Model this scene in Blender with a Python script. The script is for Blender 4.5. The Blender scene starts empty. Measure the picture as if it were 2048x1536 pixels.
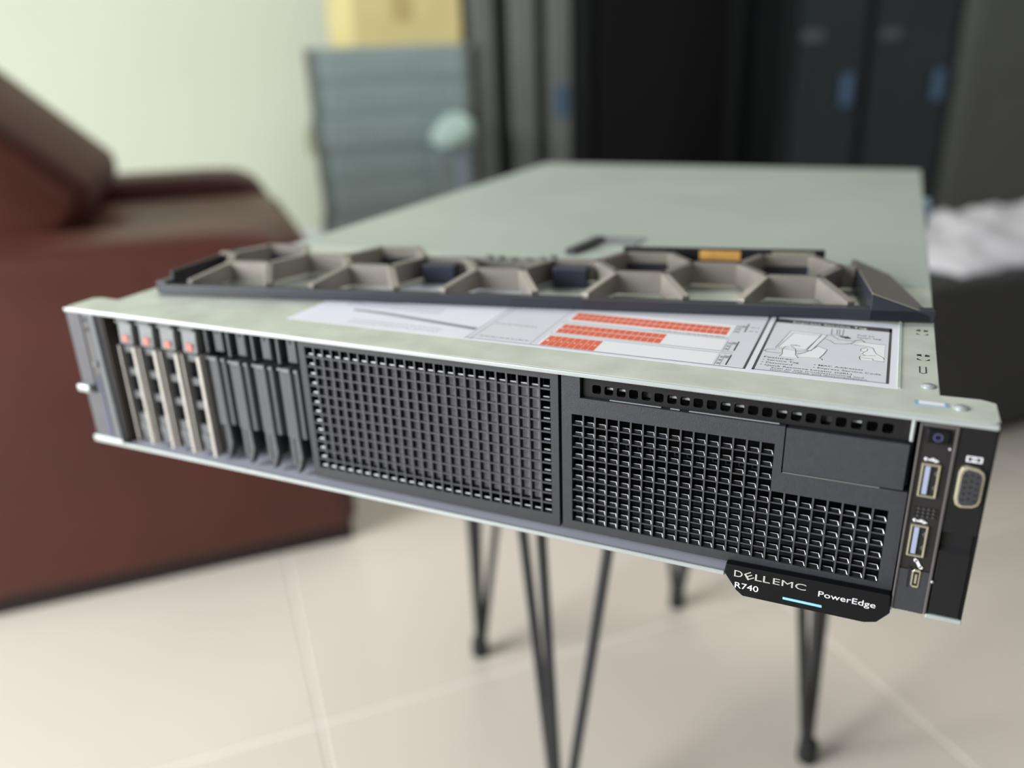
import bpy, bmesh, math, random
from mathutils import Vector, Matrix
random.seed(7)
SC = bpy.context.scene
COL = SC.collection
FLOOR = 450.0          # server bottom stands this many mm above the floor; z below is measured from the server bottom
S = 0.001

def W(x, y, z): return Vector((x*S, y*S, (z+FLOOR)*S))
R2 = math.sqrt(.5)
def RM(a, b, z): return W((a-b)*R2, (a+b)*R2, z)      # room axes: a to the right along the back wall, b away from the camera

# ------------------------------------------------------------------ camera
cam_d = bpy.data.cameras.new('camera'); cam = bpy.data.objects.new('camera', cam_d); COL.objects.link(cam)
SC.camera = cam
right = Vector((.91028521, .41261659, -.03359134)); down = Vector((.12440817, -.35004478, -.92843484)); fwd = Vector((-.3948461, .84096147, -.36997346))
m = Matrix((right, -down, -fwd)).transposed().to_4x4(); m.translation = W(194.46, -308.84, 212.88)
cam.matrix_world = m
cam_d.sensor_width = 36; cam_d.lens = 1622.96/2048*36
cam_d.clip_start = .01; cam_d.clip_end = 50
cam_d.dof.use_dof = True; cam_d.dof.focus_distance = .350; cam_d.dof.aperture_fstop = 3.2; cam_d.dof.aperture_blades = 0

# ------------------------------------------------------------------ world, lights, exposure
wd = bpy.data.worlds.new('world'); SC.world = wd; wd.use_nodes = True
bg = wd.node_tree.nodes['Background']; bg.inputs[0].default_value = (.93, .97, 1, 1); bg.inputs[1].default_value = .24
def area(name, loc, target, sx, sy, power, col):
    l = bpy.data.lights.new(name, 'AREA'); l.shape = 'RECTANGLE'; l.size = sx; l.size_y = sy; l.energy = power; l.color = col
    o = bpy.data.objects.new(name, l); COL.objects.link(o); o.location = loc
    o.rotation_euler = (Vector(target)-Vector(loc)).to_track_quat('-Z', 'Y').to_euler(); return o
area('window_light', RM(-2300, 160, 620), RM(0, 420, 60), 1.5, 1.4, 140, (.95, .98, 1))
area('overhead_fill', RM(1000, 1450, 2100), RM(500, 1100, -450), 1.4, .5, 18, (1, .97, .9))  # unseen fill from above, added to brighten the back wall and upward faces
SC.view_settings.view_transform = 'Standard'; SC.view_settings.look = 'None'
SC.view_settings.exposure = 0.0; SC.view_settings.gamma = 1; SC.view_settings.use_curve_mapping = False

# ------------------------------------------------------------------ materials
def lin(c):
    return tuple(((v/255)/12.92 if v/255 <= .04045 else (((v/255)+.055)/1.055)**2.4) for v in c)+(1,)
def mat(name, col, rough=.5, metal=0., nscale=40., namt=.06, bump=0., bscale=600., spec=.5, emit=0, coat=0):
    mt = bpy.data.materials.new(name); mt.use_nodes = True; nt = mt.node_tree; b = nt.nodes['Principled BSDF']
    c = lin(col)
    tc = nt.nodes.new('ShaderNodeTexCoord')
    nz = nt.nodes.new('ShaderNodeTexNoise'); nz.inputs['Scale'].default_value = nscale; nz.inputs['Detail'].default_value = 4
    nt.links.new(tc.outputs['Object'], nz.inputs['Vector'])
    cr = nt.nodes.new('ShaderNodeValToRGB')
    cr.color_ramp.elements[0].position = .3; cr.color_ramp.elements[1].position = .7
    cr.color_ramp.elements[0].color = tuple(v*(1-namt) for v in c[:3])+(1,); cr.color_ramp.elements[1].color = tuple(min(1, v*(1+namt)) for v in c[:3])+(1,)
    nt.links.new(nz.outputs['Fac'], cr.inputs['Fac']); nt.links.new(cr.outputs['Color'], b.inputs['Base Color'])
    b.inputs['Roughness'].default_value = rough; b.inputs['Metallic'].default_value = metal
    b.inputs['Specular IOR Level'].default_value = spec
    if coat: b.inputs['Coat Weight'].default_value = coat; b.inputs['Coat Roughness'].default_value = .1
    if bump:
        n2 = nt.nodes.new('ShaderNodeTexNoise'); n2.inputs['Scale'].default_value = bscale; n2.inputs['Detail'].default_value = 2
        nt.links.new(tc.outputs['Object'], n2.inputs['Vector'])
        bp = nt.nodes.new('ShaderNodeBump'); bp.inputs['Strength'].default_value = bump; bp.inputs['Distance'].default_value = .0006
        nt.links.new(n2.outputs['Fac'], bp.inputs['Height']); nt.links.new(bp.outputs['Normal'], b.inputs['Normal'])
    if emit: b.inputs['Emission Color'].default_value = c; b.inputs['Emission Strength'].default_value = emit
    return mt
M = dict(
 zinc=mat('galvanised_steel', (212, 218, 205), .42, .35, 55, .1, .08, 300),
 zinc2=mat('galvanised_steel_rear', (192, 203, 192), .45, .35, 9, .05, .05, 900),
 edge=mat('bare_sheet_edge', (172, 178, 177), .35, .3, 60, .03),
 tray=mat('tray_steel', (200, 202, 214), .45, .2, 30, .05),
 plastic=mat('grained_charcoal_plastic', (46, 47, 51), .55, 0, 300, .1, .3, 3200),
 plastic_s=mat('smooth_black_plastic', (19, 19, 21), .5, 0, 80, .08, .06, 1500, .3),
 dark=mat('deep_black', (10, 10, 11), .6, 0, 40, .05),
 fin=mat('grille_plastic', (62, 63, 67), .4, 0, 200, .08),
 mesh=mat('grille_glint_grey', (140, 140, 143), .4, .7, 200, .08),  # colour of the modelled glints in the left grille
 innergrey=mat('grey_foam_panel', (230, 230, 242), .6, 0, 200, .08),
 blank=mat('drive_blank_plastic', (66, 68, 72), .45, 0, 100, .08, .1, 1200),
 carrier=mat('carrier_grey', (88, 90, 92), .45, 0, 100, .08),
 carrierrail=mat('carrier_rail_steel', (168, 164, 158), .4, .5, 100, .06),
 btn=mat('button_grey', (112, 114, 114), .4, 0, 100, .05),
 orange=mat('orange_mark', (178, 108, 98), .5, 0, 100, .05),
 ear=mat('ear_grey', (78, 77, 81), .45, .2, 60, .08),
 cpframe=mat('control_panel_frame', (88, 84, 84), .4, .2, 80, .06),
 cpdark=mat('control_panel_dark', (24, 20, 22), .5, 0, 80, .06),
 gold=mat('port_shell', (186, 180, 156), .3, .6, 80, .06),
 bluegrey=mat('usb_tongue', (150, 158, 182), .45, 0, 80, .05),
 white=mat('printed_white', (226, 226, 230), .5, 0, 80, .03),
 pwr=mat('power_symbol_blue', (70, 70, 110), .4, 0, 80, .03),
 tagblack=mat('tag_black', (13, 13, 16), .5, 0, 200, .1, .1, 1500, .2),
 silver=mat('raised_silver_lettering', (225, 228, 230), .22, .8, 100, .03),
 cyan=mat('light_blue_strip', (140, 200, 222), .35, 0, 100, .03),
 label=mat('label_paper', (240, 242, 250), .45, 0, 60, .02),
 labelgrey=mat('label_grey_tint', (226, 227, 233), .45, 0, 60, .02),
 labelwhite=mat('label_white_print', (248, 248, 250), .45, 0, 60, .01),
 ink=mat('label_ink', (62, 62, 66), .5, 0, 60, .05),
 inklight=mat('label_light_ink', (150, 150, 156), .5, 0, 60, .05),
 lorange=mat('label_orange_ink', (236, 98, 52), .5, 0, 60, .03),
 lblue=mat('sticker_blue', (140, 180, 206), .45, 0, 60, .03),
 taupe=mat('titanium_taupe_paint', (152, 145, 137), .36, .4, 120, .05, .06, 1500),
 rail=mat('bezel_rail_navy_black', (42, 43, 52), .4, 0, 120, .06),
 navy=mat('navy_plastic', (40, 42, 58), .4, 0, 120, .06),
 amber=mat('amber_label', (196, 148, 78), .5, 0, 90, .2),
 legs=mat('black_steel_rod', (50, 50, 53), .4, .4, 60, .1),
 top=mat('table_top_wood', (150, 120, 88), .5, 0, 12, .2),
 rubber=mat('black_rubber', (24, 24, 25), .7, 0, 60, .1),
 leather=mat('oxblood_leather', (80, 34, 25), .5, 0, 9, .14, .25, 160),
 leather2=mat('brown_leather', (100, 62, 48), .5, 0, 9, .16, .25, 160),
 leather3=mat('dark_folded_leather', (84, 44, 34), .6, 0, 9, .2, .3, 120, .25),
 base=mat('sofa_base', (34, 22, 20), .7, 0, 20, .1),
 wall=mat('cream_paint', (214, 219, 199), .8, 0, 2, .02, .05, 200),
 tile=mat('cream_floor_tile', (215, 206, 193), .22, 0, 3, .03),
 grout=mat('pale_grout', (236, 230, 220), .8, 0, 30, .03),
 sgrey=mat('slate_grey_steel', (150, 166, 164), .5, .15, 8, .1),
 sface=mat('server_face_dark', (66, 78, 82), .5, .1, 20, .12),
 card=mat('yellow_cardboard', (226, 210, 148), .75, 0, 12, .06),
 tape=mat('brown_tape', (200, 180, 122), .4, 0, 20, .05),
 rblack=mat('rack_black', (22, 24, 25), .45, .1, 10, .1),
 rim=mat('glint_and_connector_pale', (228, 228, 230), .32, .6, 80, .03),  # pale colour of the modelled grille glints, also of the connector row
 rvoid=mat('rack_void', (10, 11, 13), .6, 0, 10, .1),
 rpost=mat('rack_post_grey', (126, 132, 126), .45, .3, 5, .12),
 rdoor=mat('smoked_rack_door', (44, 52, 54), .25, .1, 4, .1),
 rblue=mat('reflection_and_plate_blue', (84, 108, 136), .35, .2, 20, .08),  # handles: window reflection put into the colour; the small plate is really blue
 rplate=mat('badge_grey', (104, 104, 106), .4, .3, 20, .08),
 cabgrey=mat('cabinet_grey', (92, 94, 90), .6, 0, 5, .08),
 otto=mat('dark_grey_vinyl', (54, 54, 52), .6, 0, 9, .1, .2, 200),
 bag=mat('white_plastic_film', (226, 224, 228), .35, 0, 14, .05, .5, 60),
 palepost=mat('pale_blue_grey_paint', (150, 164, 174), .5, 0, 12, .05),
 mint=mat('pale_mint_cloth', (196, 222, 214), .7, 0, 20, .05),
 yellow=mat('dull_yellow', (150, 146, 60), .6, 0, 20, .05),
 tab=mat('pale_blue_tab', (150, 186, 206), .4, 0, 20, .05),
)

# ------------------------------------------------------------------ mesh builder (all mm, local to the thing)
class MB:
    def __init__(s): s.v = []; s.f = []
    def add(s, vs, fs):
        n = len(s.v); s.v += [tuple(v) for v in vs]; s.f += [tuple(i+n for i in f) for f in fs]; return s
    def box(s, x0, x1, y0, y1, z0, z1):
        return s.add([(x0,y0,z0),(x1,y0,z0),(x1,y1,z0),(x0,y1,z0),(x0,y0,z1),(x1,y0,z1),(x1,y1,z1),(x0,y1,z1)],
                     [(0,3,2,1),(4,5,6,7),(0,1,5,4),(1,2,6,5),(2,3,7,6),(3,0,4,7)])
    def prism(s, pts, axis, a0, a1):          # pts counter-clockwise seen from the +axis side are fine either way (normals are recomputed)
        def P(p, a):
            return {'x': (a, p[0], p[1]), 'y': (p[0], a, p[1]), 'z': (p[0], p[1], a)}[axis]
        n = len(pts)
        return s.add([P(p, a0) for p in pts]+[P(p, a1) for p in pts],
                     [tuple(range(n))[::-1], tuple(range(n, 2*n))]+[(i, (i+1) % n, n+(i+1) % n, n+i) for i in range(n)])
    def tube(s, pts, r, n=8, r1=None):
        pts = [Vector(p) for p in pts]; rings = []; vs = []; k = len(pts)
        up = Vector((0, 0, 1))
        for i, p in enumerate(pts):
            t = (pts[min(i+1, k-1)]-pts[max(i-1, 0)]).normalized()
            a = t.cross(up) if abs(t.dot(up)) < .95 else t.cross(Vector((1, 0, 0)))
            a.normalize(); b = t.cross(a)
            rr = r if r1 is None else r+(r1-r)*i/(k-1)
            vs += [p+a*rr*math.cos(q*2*math.pi/n)+b*rr*math.sin(q*2*math.pi/n) for q in range(n)]
        fs = [tuple(range(n)), tuple(range((k-1)*n, k*n))[::-1]]
        for i in range(k-1):
            for q in range(n): fs.append((i*n+q, i*n+(q+1) % n, (i+1)*n+(q+1) % n, (i+1)*n+q))
        return s.add(vs, fs)
    def lathe(s, prof, c=(0, 0, 0), n=20):     # prof: (radius, z)
        vs = []; k = len(prof)
        for r, z in prof: vs += [(c[0]+r*math.cos(q*2*math.pi/n), c[1]+r*math.sin(q*2*math.pi/n), c[2]+z) for q in range(n)]
        fs = [tuple(range(n)), tuple(range((k-1)*n, k*n))]
        for i in range(k-1):
            for q in range(n): fs.append((i*n+q, i*n+(q+1) % n, (i+1)*n+(q+1) % n, (i+1)*n+q))
        return s.add(vs, fs)
    def lathe_y(s, prof, c=(0, 0, 0), n=20):   # prof: (radius, y)
        k = len(s.v); s.lathe(prof, (0, 0, 0), n)
        for i in range(k, len(s.v)):
            x, y, z = s.v[i]; s.v[i] = (c[0]+x, c[1]+z, c[2]+y)
        return s
    def holed(s, X, Z, H, r, y, d, k=3):       # plate cell X=(x0,x1) Z=(z0,z1) with a rounded hole H=(x0,x1,z0,z1) running back by d
        x0, x1 = X; z0, z1 = Z; a0, a1, b0, b1 = H
        out = [(x1, z1), (x0, z1), (x0, z0), (x1, z0)]
        cs = [(a1-r, b1-r, 0), (a0+r, b1-r, 90), (a0+r, b0+r, 180), (a1-r, b0+r, 270)]
        inn = []
        for cx, cz, a in cs:
            for i in range(k+1):
                t = math.radians(a+90*i/k); inn.append((cx+r*math.cos(t), cz+r*math.sin(t)))
        n = len(inn)
        vs = [(p[0], y, p[1]) for p in out]+[(p[0], y, p[1]) for p in inn]+[(p[0], y+d, p[1]) for p in inn]
        fs = []
        for c in range(4):
            for i in range(k): fs.append((c, 4+c*(k+1)+i, 4+c*(k+1)+i+1))
            fs.append((c, 4+c*(k+1)+k, 4+((c+1) % 4)*(k+1), (c+1) % 4))
        for i in range(n): fs.append((4+i, 4+n+i, 4+n+(i+1) % n, 4+(i+1) % n))
        return s.add(vs, fs)
    def ribbon(s, pts, w, z, closed=False):    # flat printed line in the xy plane
        pts = [Vector((p[0], p[1])) for p in pts]
        if closed: pts.append(pts[0])
        for a, b in zip(pts, pts[1:]):
            d = b-a
            if d.length < 1e-6: continue
            d.normalize(); n = Vector((-d.y, d.x))*w/2; e = d*w*.4
            s.add([(a-e-n).to_tuple()+(z,), (b+e-n).to_tuple()+(z,), (b+e+n).to_tuple()+(z,), (a-e+n).to_tuple()+(z,)], [(0, 1, 2, 3)])
        return s
    def quad(s, x0, x1, y0, y1, z): return s.add([(x0,y0,z),(x1,y0,z),(x1,y1,z),(x0,y1,z)], [(0,1,2,3)])
    def poly(s, pts, z): return s.add([(p[0], p[1], z) for p in pts], [tuple(range(len(pts)))])
    def build(s, name, mt, parent=None, bevel=0, seg=2, smooth=False, flip=True, sub=0):
        me = bpy.data.meshes.new(name)
        me.from_pydata([(x*S, y*S, z*S) for x, y, z in s.v], [], s.f)
        if flip:
            bm = bmesh.new(); bm.from_mesh(me); bmesh.ops.recalc_face_normals(bm, faces=bm.faces)
            if bevel:
                es = [e for e in bm.edges if len(e.link_faces) == 2 and e.calc_face_angle(0) > .5]
                bmesh.ops.bevel(bm, geom=es, offset=bevel*S, segments=seg, profile=.5, affect='EDGES', clamp_overlap=True)
            bm.to_mesh(me); bm.free()
        me.materials.append(M[mt] if isinstance(mt, str) else mt)
        if smooth:
            for p in me.polygons: p.use_smooth = True
        o = bpy.data.objects.new(name, me); COL.objects.link(o)
        if parent: o.parent = parent
        if sub:
            md = o.modifiers.new('subdivision', 'SUBSURF'); md.levels = sub; md.render_levels = sub
        return o
def thing(name, label, cat, loc, rz=0, group=None):
    o = bpy.data.objects.new(name, None); COL.objects.link(o); o.location = loc; o.rotation_euler = (0, 0, rz); o.empty_display_size = .05
    o['label'] = label; o['category'] = cat
    if group: o['group'] = group
    return o
def struct(o): o['kind'] = 'structure'; return o
def text_mesh(txt, bold=False):
    cu = bpy.data.curves.new('lettering', 'FONT'); cu.body = txt; cu.size = 1; cu.resolution_u = 3
    if bold: cu.offset = .006
    ob = bpy.data.objects.new('lettering', cu); COL.objects.link(ob)
    dg = bpy.context.evaluated_depsgraph_get(); dg.update()
    me = bpy.data.meshes.new_from_object(ob.evaluated_get(dg))
    COL.objects.unlink(ob); bpy.data.objects.remove(ob); bpy.data.curves.remove(cu)
    return me
def lettering(mb, txt, x, y, w, h, z, upright=False, bold=False, shear=0):   # appends letters fitted in w x h(cap height) mm; flat on top, or upright at depth z
    me = text_mesh(txt, bold)
    xs = [v.co.x for v in me.vertices]; x0, x1 = min(xs), max(xs)
    sx = w/(x1-x0); sy = h/.69
    vs = []
    for v in me.vertices:
        a = x+(v.co.x-x0)*sx; b = y+v.co.y*sy
        vs.append((a, z, b) if upright else (a, b, z))
    mb.add(vs, [tuple(p.vertices) for p in me.polygons]); bpy.data.meshes.remove(me)
ROT = math.radians(45)

# ================================================================== SETTING
fl = struct(MB().box(-2500, 4200, -2200, 3200, -20, -1.2).build('floor', 'grout'))
fl.location = RM(0, 0, -FLOOR); fl.rotation_euler = (0, 0, ROT); fl['label'] = 'floor of large cream tiles with pale grout lines'
T = 592.; tile_me = None
for i in range(-4, 7):
    for j in range(-4, 5):
        a0 = -56+i*T; b0 = 365+j*T
        if tile_me is None:
            o = MB().box(2.2, T-2.2, 2.2, T-2.2, -1.2, 0).build('tile', 'tile', fl, bevel=.5, seg=1); tile_me = o.data
        else:
            o = bpy.data.objects.new('tile', tile_me); COL.objects.link(o); o.parent = fl
        o.location = (a0*S, b0*S, 0)
wb = struct(MB().box(-2500, 4200, 0, 80, 0, 2600).build('wall_back', 'wall')); wb.location = RM(0, 2760, -FLOOR); wb.rotation_euler = (0, 0, ROT)
bb = struct(MB().box(-2500, 4200, -14, 0, 0, 90).build('baseboard_back', 'white')); bb.location = RM(0, 2760, -FLOOR); bb.rotation_euler = (0, 0, ROT)

# ================================================================== RACK SERVER
H = 86.8
sv = thing('rack_server', 'galvanised two-unit rack server with charcoal front grilles, lying on the small hairpin-leg table', 'server', W(0, 0, 0))
# sheet metal case: bottom tray, side walls, rear
c = MB(); c.box(-216, 216, .6, 700, 0, 1.6); c.box(-222, -216, 2, 704, 0, H-1.2); c.box(216, 222, 2, 704, 0, H-1.2); c.box(-222, 222, 702, 705, 0, H-1.2)
c.build('chassis', 'tray', sv)
MB().box(-241, 149, -.4, 1.0, 0, 2.2).build('front_lip', 'edge', sv, bevel=.3, seg=1)['label'] = 'bright bare front edge of the bottom tray'
# front cover: fixed front section of the lid with the wings over the ears
fc = MB()
out = [(-241, 3.5), (-239.5, 1.0), (-237, .4), (237, .4), (239.5, 1.0), (241, 3.5), (241, 21), (236, 23.5), (222, 23), (222, 188), (-222, 188), (-222, 23), (-236, 23.5), (-241, 21)]
fc.prism(out, 'z', H-1.4, H); fc.build('front_cover', 'zinc', sv, bevel=.4, seg=1)
e = MB(); e.box(-240.5, 240.5, -.5, .5, H-2.3, H-.1); e.build('front_edge', 'edge', sv, bevel=.5, seg=2)['label'] = 'bright folded front edge of the lid'
rc = MB(); rc.box(-222, 222, 190, 705, H-1.4, H); rc.build('rear_cover', 'zinc2', sv, bevel=.5, seg=1)
# lid latch behind the bezel
la = MB(); la.box(-6, 34, 240, 275, H, H+1.2); la.build('lid_latch', 'edge', sv, bevel=.8)
lh = MB(); lh.add([(-6,212,H), (2,212,H), (10,254,H), (2,254,H), (-6,212,H+4), (2,212,H+4), (10,254,H+5), (2,254,H+5)], [(0,3,2,1),(4,5,6,7),(0,1,5,4),(1,2,6,5),(2,3,7,6),(3,0,4,7)])
lh.build('latch_handle', 'plastic', sv, bevel=1)
# bumps, seam and fixings on the lid's right side
MB().box(206.6, 208.0, 25, 150, H-.1, H+.45).build('seam_rib', 'zinc2', sv, bevel=.2, seg=1)['label'] = 'pale bluish seam beside the paper label'
for y in (103, 66.3):
    f = MB()
    for ax, ay in ((-1, -1), (1, -1), (-1, 1), (1, 1)):
        cx, cy = 216.5+ax*1.7, y+ay*2.6
        f.poly([(cx-ax*1.1, cy-1.3), (cx+ax*.8, cy-1.0), (cx+ax*.8, cy+1.0), (cx-ax*.9, cy+ay*1.6)], H+.06)
    f.build('punched_slot', 'dark', sv, flip=False)
f = MB(); f.ribbon([(215, 54), (215, 46.5), (216, 45.5), (217.4, 46.5), (217.4, 54)], .5, H+.06); f.build('punched_slot', 'dark', sv, flip=False)
for x, y in ((218, 31), (228.6, 11.8)):
    MB().lathe([(3.0, 0), (2.8, .5), (1.8, .9), (0.01, 1.0)], (x, y, H), 16).build('rivet', 'edge', sv, smooth=True)
st = MB(); st.box(212.8, 224.6, 10, 15, H, H+.12); st = st.build('small_sticker', 'lblue', sv, flip=True); st['label'] = 'small white sticker edged in pale blue'
MB().quad(214.3, 223.2, 10.9, 14.6, H+.17).build('sticker_panel', 'labelwhite', st, flip=False)
MB().box(222, 229, 498, 532, 60, 84).build('rear_tab', 'tab', sv, bevel=2)['label'] = 'pale blue tab on the right flank'

# -------- bay walls: dark interior behind everything
b = MB(); b.box(-216, -213.6, 3, 70, 1.6, H-1.5); b.build('bay_side_wall', mat('bay_wall_brown', (70, 66, 60), .5, .3), sv)
b = MB(); b.box(-213, 216, 62, 64, 1.6, H-1.5); b.build('backplane', 'dark', sv)
b = MB(); b.box(-213, 213, 8, 62, H-3.2, H-1.5); b.build('bay_ceiling', 'dark', sv)

# -------- drive carriers
carrier_meshes = None
CW = 16.35
def carrier(x0):
    ps = {}
    f = MB()                                         # lattice face with three openings
    y0, y1 = 5.5, 9
    f.box(1.0, 2.6, y0, y1, 5.5, 66); f.box(9.8, 11.6, y0, y1, 5.5, 66)
    zs = [(5.5, 22.5), (32.5, 37), (47, 51.5), (61.5, 66)]
    for a, b_ in zs: f.box(2.6, 9.8, y0, y1, a, b_)
    f.box(1, 11.6, 9, 60, 5.5, 6.5)
    k_ = MB(); k_.box(2.2, 10.2, 8.6, 12, 20, 63); ps['shade_plate'] = ('carrier_shade_plate', k_, 'dark', 0)  # black plate behind the openings, standing in for the shade inside
    ps['body'] = ('drive_carrier', f, 'carrier', .3)
    r = MB(); r.prism([(11.6, 5), (12.6, 1.8), (15.2, 1.8), (15.9, 5), (15.9, 40), (11.6, 40)], 'z', 4.6, 66.5)
    ps['rail'] = ('carrier_rail', r, 'carrierrail', .3)
    l2 = MB(); l2.box(.2, 1.0, 3.2, 30, 5, 66); ps['rail2'] = ('carrier_edge', l2, 'carrierrail', 0)
    b_ = MB(); b_.add([(2.6,3.4,67.5),(13.2,3.4,67.5),(13.2,9,67.5),(2.6,9,67.5),(2.2,4.6,83),(13.2,4.6,83),(13.2,9,83),(2.2,9,83)], [(0,3,2,1),(4,5,6,7),(0,1,5,4),(1,2,6,5),(2,3,7,6),(3,0,4,7)])
    ps['btn'] = ('release_button', b_, 'btn', .5)
    o_ = MB(); o_.box(5.6, 10.4, 3.0, 3.7, 68.6, 73.2); ps['mark'] = ('orange_mark', o_, 'orange', .2)
    t_ = MB(); t_.box(2.4, 13, 2.6, 4.8, 80.4, 82); ps['ridge'] = ('button_ridge', t_, 'btn', .4)
    p_ = MB(); p_.lathe_y([(3.4, 4.8), (3.4, 6)], (6.2, 0, 14), 14); ps['plug'] = ('round_boss', p_, 'carrier', 0)
    return ps
ps = carrier(0); proto = {}
for i in range(4):
    x = -204.6+CW*i-1.5
    if i == 0:
        for k, (nm, mb, mt, bv) in ps.items():
            proto[k] = mb.build(nm, mt, None, bevel=bv, seg=1)
        d = proto
    else:
        d = {}
        for k, o in proto.items(): d[k] = o.copy(); COL.objects.link(d[k])
    d['body'].parent = sv; d['body'].location = (x*S, 0, 0)
    for k in d:
        if k != 'body': d[k].parent = d['body']
# -------- drive blanks
BW = 16.9
def blank_parts():
    ps = {}
    f = MB()                                         # broad hump facing front
    f.prism([(.9, 7), (2.0, 4.6), (4.2, 4.6), (5.2, 3.0), (10.8, 3.0), (11.8, 4.6), (14.6, 4.6), (15.8, 7), (15.8, 40), (.9, 40)], 'z', 25.5, 64.5)
    ps['body'] = ('drive_blank', f, 'blank', .3)
    t = MB(); t.box(1.4, 4.8, 3.6, 5.2, 64.5, 66.2); t.box(5.2, 10.8, 2.6, 5, 64.5, 66.6); t.box(12.2, 15.2, 3.6, 5.2, 64.3, 66); ps['top'] = ('top_ledge', t, 'btn', .4)
    u = MB(); u.box(1.2, 3.8, 5.5, 12, 67.5, 82.5); u.box(9.2, 15.6, 4.8, 12, 69.5, 85); ps['tabs'] = ('upper_tab', u, 'blank', .6)
    u2 = MB(); u2.box(11.6, 12.4, 4.5, 4.9, 80, 85); ps['slit'] = ('tab_slit', u2, 'dark', 0)
    l = MB(); l.box(1.6, 5, 5.4, 20, 7, 25.5); l.prism([(5.6, 25.5), (9.8, 25.5), (10.4, 14), (8.4, 8), (6.6, 3.5), (4.4, 3.5), (4.4, 7), (5.6, 10)], 'y', 4.6, 9)
    ps['foot'] = ('lower_foot', l, 'blank', .5)
    return ps
bp = blank_parts(); proto2 = {}
for i in range(4):
    x = -142.3+BW*i+(.4 if i else 0)
    if i == 0:
        for k, (nm, mb, mt, bv) in bp.items(): proto2[k] = mb.build(nm, mt, None, bevel=bv, seg=1)
        d = proto2
    else:
        d = {}
        for k, o in proto2.items(): d[k] = o.copy(); COL.objects.link(d[k])
    d['body'].parent = sv; d['body'].location = (x*S, (1.5 if i == 0 else 0)*S, 0)
    for k in d:
        if k != 'body': d[k].parent = d['body']

# -------- left grille blank
gx0, gx1, gz0, gz1 = -69.6, 66.4, 10.9, 80.2      # grid opening
g = MB(); y0, y1 = 4, 12
g.box(-73.6, gx0, y0, y1, 4.6, 84.6); g.box(gx1, 70.2, y0, y1, 4.6, 84.6); g.box(gx0, gx1, y0, y1, gz1, 84.6); g.box(gx0, gx1, y0, y1, 4.6, gz0)
lg = g.build('grille_blank', 'plastic', sv); lg['label'] = 'wide charcoal grille blank left of the centre joint'
NX, NZ = 25, 13; px = (gx1-gx0)/NX; pz = (gz1-gz0)/NZ
g = MB()
for i in range(1, NX): g.box(gx0+i*px-.42, gx0+i*px+.42, 4.1, 4.7, gz0, gz1)
g.build('upright_edge', 'fin', lg)['kind'] = 'stuff'
g = MB()
for i in range(1, NX): g.box(gx0+i*px-.4, gx0+i*px+.4, 4.7, 8.0, gz0, gz1)
g.build('upright_fin', 'tagblack', lg)['kind'] = 'stuff'  # rear part of each upright coloured black for the shade in the cells
g = MB()
for j in range(1, NZ): g.box(gx0, gx1, 4.3, 5.4, gz0+j*pz-.38, gz0+j*pz+.38)
g.build('cross_bar', 'fin', lg)['kind'] = 'stuff'
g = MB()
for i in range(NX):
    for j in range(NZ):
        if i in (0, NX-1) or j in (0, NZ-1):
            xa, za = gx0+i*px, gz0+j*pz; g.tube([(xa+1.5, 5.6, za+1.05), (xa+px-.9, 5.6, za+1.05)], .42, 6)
g.build('cell_glint', 'mesh', lg)['kind'] = 'stuff'  # grey tubes standing in for glints in the outer cells
g = MB()                                           # perforated steel behind the plastic bars, seen in the outer cells
for i in range(NX):
    for j in range(NZ):
        if i in (0, NX-1) or j in (0, NZ-1):
            xa, za = gx0+i*px, gz0+j*pz
            g.holed((xa, xa+px), (za, za+pz), (xa+.7, xa+px-.7, za+.9, za+pz-.7), 1.1, 8.8, 1.2)
g.build('backing_mesh', 'tagblack', lg, flip=True)['kind'] = 'stuff'
MB().box(gx0+px, gx1-px, 8.0, 10, gz0+pz, gz1-pz).build('inner_panel', 'innergrey', lg)
# -------- right panel with stepped grille
pn = MB(); y0, y1 = 3, 9
X0 = 72.2
pn.box(X0, 76.9, y0, y1, 5.6, 84.6); pn.box(76.9, 80.9, y0, y1, 73.4, 84.6); pn.box(76.9, 168.0, y0, y1, 65.2, 73.4)
pn.box(164.6, 168.0, y0, y1, 43.6, 65.2); pn.box(168.0, 215, y0, y1, 43.6, 52.8); pn.box(76.9, 215, y0, y1, 5.6, 10.1); pn.box(209.6, 215, y0, y1, 10.1, 43.6)
rp = pn.build('vent_panel', 'plastic', sv); rp['label'] = 'charcoal front panel with the stepped grille'
GX0, GX1, GX2, GZ0, GZ1, GZ2 = 76.9, 164.6, 209.6, 10.1, 65.2, 43.6
NXA, NXB, NZA, NZB = 16, 8, 10, 6
pa = (GX1-GX0)/NXA; pb = (GX2-GX1)/NXB; pzz = (GZ1-GZ0)/NZA
cells = [(GX0+i*pa, GX0+(i+1)*pa, GZ0+j*pzz, GZ0+(j+1)*pzz) for i in range(NXA) for j in range(NZA)]
pzb = (GZ2-GZ0)/NZB
cells += [(GX1+i*pb, GX1+(i+1)*pb, GZ0+j*pzb, GZ0+(j+1)*pzb) for i in range(NXB) for j in range(NZB)]
g = MB()
cols = [(GX0+i*pa, GZ1) for i in range(1, NXA)]+[(GX1, GZ2)]+[(GX1+i*pb, GZ2) for i in range(1, NXB)]
for x, zt in cols: g.box(x-.36, x+.36, 3.1, 3.7, GZ0, zt)
g.build('upright_edge', 'fin', rp)['kind'] = 'stuff'
g = MB()  # deep parts of uprights and cross bars blackened to imitate shade
for x, zt in cols: g.box(x-.34, x+.34, 3.7, 8.4, GZ0, zt)
g.build('upright_fin', 'tagblack', rp)['kind'] = 'stuff'
g = MB(); gd = MB()
rows = [(GX0, GX1, GZ0+j*pzz) for j in range(1, NZA)]+[(GX1, GX2, GZ0+j*pzb) for j in range(1, NZB)]
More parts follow.
